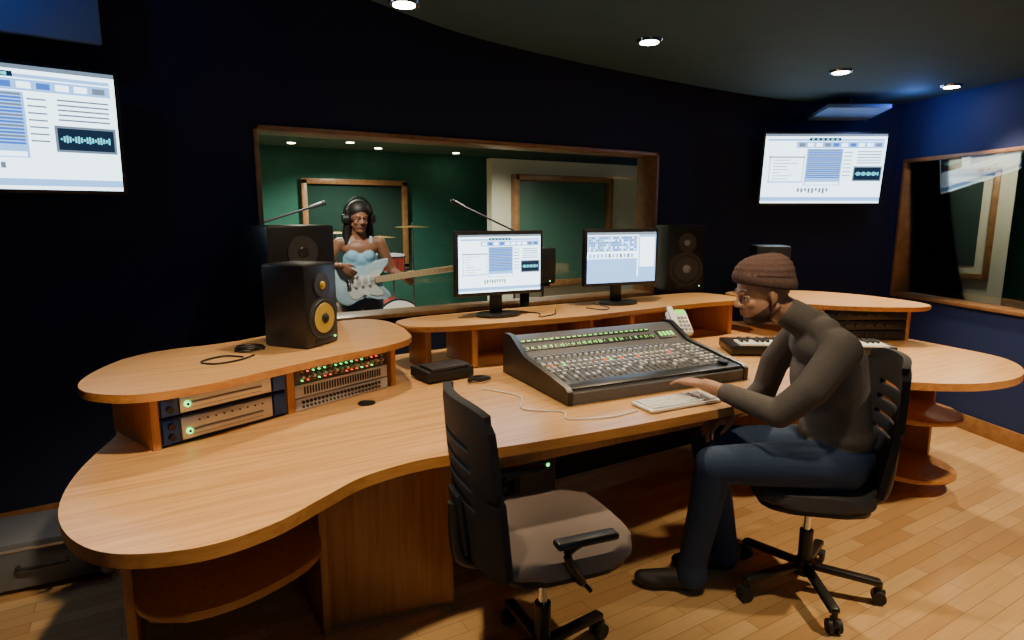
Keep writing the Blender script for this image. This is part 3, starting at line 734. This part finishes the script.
B=MB();B.tube([(-.015,-.105,0),(-.02,-.10,.08),(-.02,-.05,.14),(-.02,0,.158),(-.02,.05,.14),(-.02,.10,.08),(-.015,.105,0)],.009,M_black)
for s_ in(-1,1):B.cyl((-.01,s_*.085,-.005),(-.01,s_*.125,-.005),.04,M_black,r1=.034)
o=B.obj('headphones',(.02,0,1.475),parent=sg);o.rotation_euler=(0,R(8),R(14))
#PEOPLE-END
B=MB()
bo=[(-.21,.02),(-.20,.11),(-.13,.155),(-.04,.125),(.04,.115),(.12,.150),(.21,.155),(.20,.115),(.14,.055),(.13,-.02),(.18,-.09),(.19,-.135),(.12,-.145),(.03,-.115),(-.05,-.125),(-.13,-.155),(-.20,-.10)]
B.M=Matrix.Rotation(R(90),4,'X')
B.prism([(p[0],p[1]) for p in cat(bo,4)],-.02,.022,M_gtr,bev=.008)
B.prism([(p[0]*.62+.02,p[1]*.62-.02) for p in cat(bo,4)],.0225,.026,M_gwh)
B.M=Matrix()
B.box((.40,-.026,.01),(.62,.022,.048),M_neck,bev=.006);B.box((.40,-.039,.01),(.60,.004,.046),M_neck)
for i in range(20):B.box((.66-.55*(1-.944**i)*1.5,-.042,.01),(.003,.002,.045),M_silver)
B.M=Matrix.Translation((.78,-.02,.02))@Matrix.Rotation(R(90),4,'X')
B.prism([(p[0],p[1]) for p in cat([(-.08,-.03),(-.02,-.035),(.08,-.02),(.10,.02),(.04,.045),(-.05,.03)],4)],-.008,.008,M_neck,bev=.003);B.M=Matrix()
for i in range(6):
    B.cyl((.73+i*.02,-.02,.055),(.73+i*.02,-.02,.08),.006,M_chrome,seg=8)
    B.tube([(-.10,-.036,-.010+i*.008),(.72,-.042,-.002+i*.005)],.0009,M_chrome,seg=4,smooth=False)
for x in(-.05,.0,.05):B.box((x,-.032,.01),(.02,.012,.07),M_white,bev=.003)
B.box((-.10,-.034,.01),(.03,.012,.075),M_chrome,bev=.003)
for x,z in((.0,-.08),(.03,-.10)):B.cyl((x,-.024,z),(x,-.045,z),.012,M_gwh,seg=14)
B.obj('electric_guitar',(SX-.05,SY-.185,1.0),rot=(R(-6),R(-7),R(-17)))

# drum kit and microphone stands
e=empty('drum_kit',(2.32,6.75,0))
def drum(c,r,h,tilt,nm):
    B=MB();B.cyl((0,0,0),(0,0,h),r,M_drum,seg=32)
    for z in(0,h):B.cyl((0,0,z-.008),(0,0,z+.008),r*1.03,M_chrome,seg=32)
    B.cyl((0,0,h+.006),(0,0,h+.010),r*.97,M_grey,seg=32)
    for k in range(8):a=k*math.pi/4;B.cyl((r*1.03*math.cos(a),r*1.03*math.sin(a),.02),(r*1.03*math.cos(a),r*1.03*math.sin(a),h-.02),.006,M_dk,seg=8)
    o=B.obj(nm,c);o.rotation_euler=(R(tilt),0,0);o.parent=e
drum((-.16,0,.90),.13,.17,6,'tom_1');drum((.16,.0,.88),.13,.17,6,'tom_2');drum((-.5,.1,.62),.18,.14,0,'snare')
B=MB();B.cyl((.1,-.28,.30),(.1,.12,.30),.28,M_drum,seg=36);B.cyl((.1,-.30,.30),(.1,-.27,.30),.29,M_chrome,seg=36);B.cyl((.1,-.305,.30),(.1,-.30,.30),.27,M_gwh,seg=36);B.obj('kick_drum',parent=e)
B=MB()
for x,y,z,r in((-.42,.25,1.30,.20),(.48,.2,1.36,.21),(.15,.4,1.24,.19)):
    B.cyl((x,y,z),(x,y,z+.018),r,M_brass,r1=.02,seg=32);B.cyl((x,y,.25),(x,y,z+.05),.011,M_chrome,seg=10)
    for k in range(3):a=k*2.094;B.cyl((x,y,.35),(x+.25*math.cos(a),y+.25*math.sin(a),.01),.009,M_chrome,seg=8)
B.cyl((-.16,0,.55),(-.16,0,.93),.012,M_chrome);B.cyl((.16,0,.55),(.16,0,.91),.012,M_chrome)
for k in range(3):a=k*2.094;B.cyl((-.5,.1,.6),(-.5+.22*math.cos(a),.1+.22*math.sin(a),.01),.009,M_chrome,seg=8)
B.obj('cymbals_and_stands',parent=e)
def micstand(loc,a0,tip,rz=0):
    B=MB();B.cyl((0,0,.02),(0,0,a0),.011,M_blackm,seg=10);
    for k in range(3):a=k*2.094;B.cyl((0,0,.2),(.28*math.cos(a),.28*math.sin(a),.012),.009,M_blackm,seg=8)
    t=Vector(tip);b=Vector((0,0,a0));B.cyl(b-(t-b)*.35,t,.009,M_dk,seg=10)
    dd=(t-b).normalized();B.cyl(t,t+dd*.10,.014,M_dk,seg=14,r1=.019);B.sph(t+dd*.12,.021,M_dk);B.obj('microphone_stand',loc,rz)
micstand((.72,5.2,0),1.40,(.50,.0,1.56));micstand((3.15,5.2,0),1.35,(-.55,0,1.58));micstand((2.95,4.4,0),1.0,(-.12,-.1,1.22))
M_crate=mat('grey_crate',(.16,.17,.19),.55)
B=MB();B.box((0,0,.12),(.44,.30,.20),M_crate,bev=.012)
for x in(-.21,.21):
    for y in(-.14,.14):B.sph((x,y,.03),.028,M_silver,seg=12)
B.box((0,0,.19),(.45,.31,.010),M_silver);B.tube([(-.08,-.155,.12),(-.07,-.18,.12),(.07,-.18,.12),(.08,-.155,.12)],.008,M_rub);B.obj('equipment_case',(-.42,3.10,0),R(-5))
B=MB();B.box((0,0,.24),(.22,.42,.46),M_black,bev=.012);B.box((0,-.212,.30),(.17,.006,.26),M_dk);B.cyl((.06,-.212,.42),(.06,-.218,.42),.008,M_led,seg=10);B.obj('computer_tower',(1.40,2.34,.002))

# ---------------------------------------------------------------- world + camera
wd=bpy.data.worlds.new('world');bpy.context.scene.world=wd;wd.use_nodes=True
wd.node_tree.nodes['Background'].inputs[0].default_value=(.05,.09,.2,1);wd.node_tree.nodes['Background'].inputs[1].default_value=.15
cd=bpy.data.cameras.new('camera');cd.sensor_width=36;cd.lens=620/1024*36;cd.clip_start=.05
co=bpy.data.objects.new('camera',cd);COL.objects.link(co);co.location=(0,0,1.5);co.rotation_euler=(R(90-9.6),0,R(-31));bpy.context.scene.camera=co
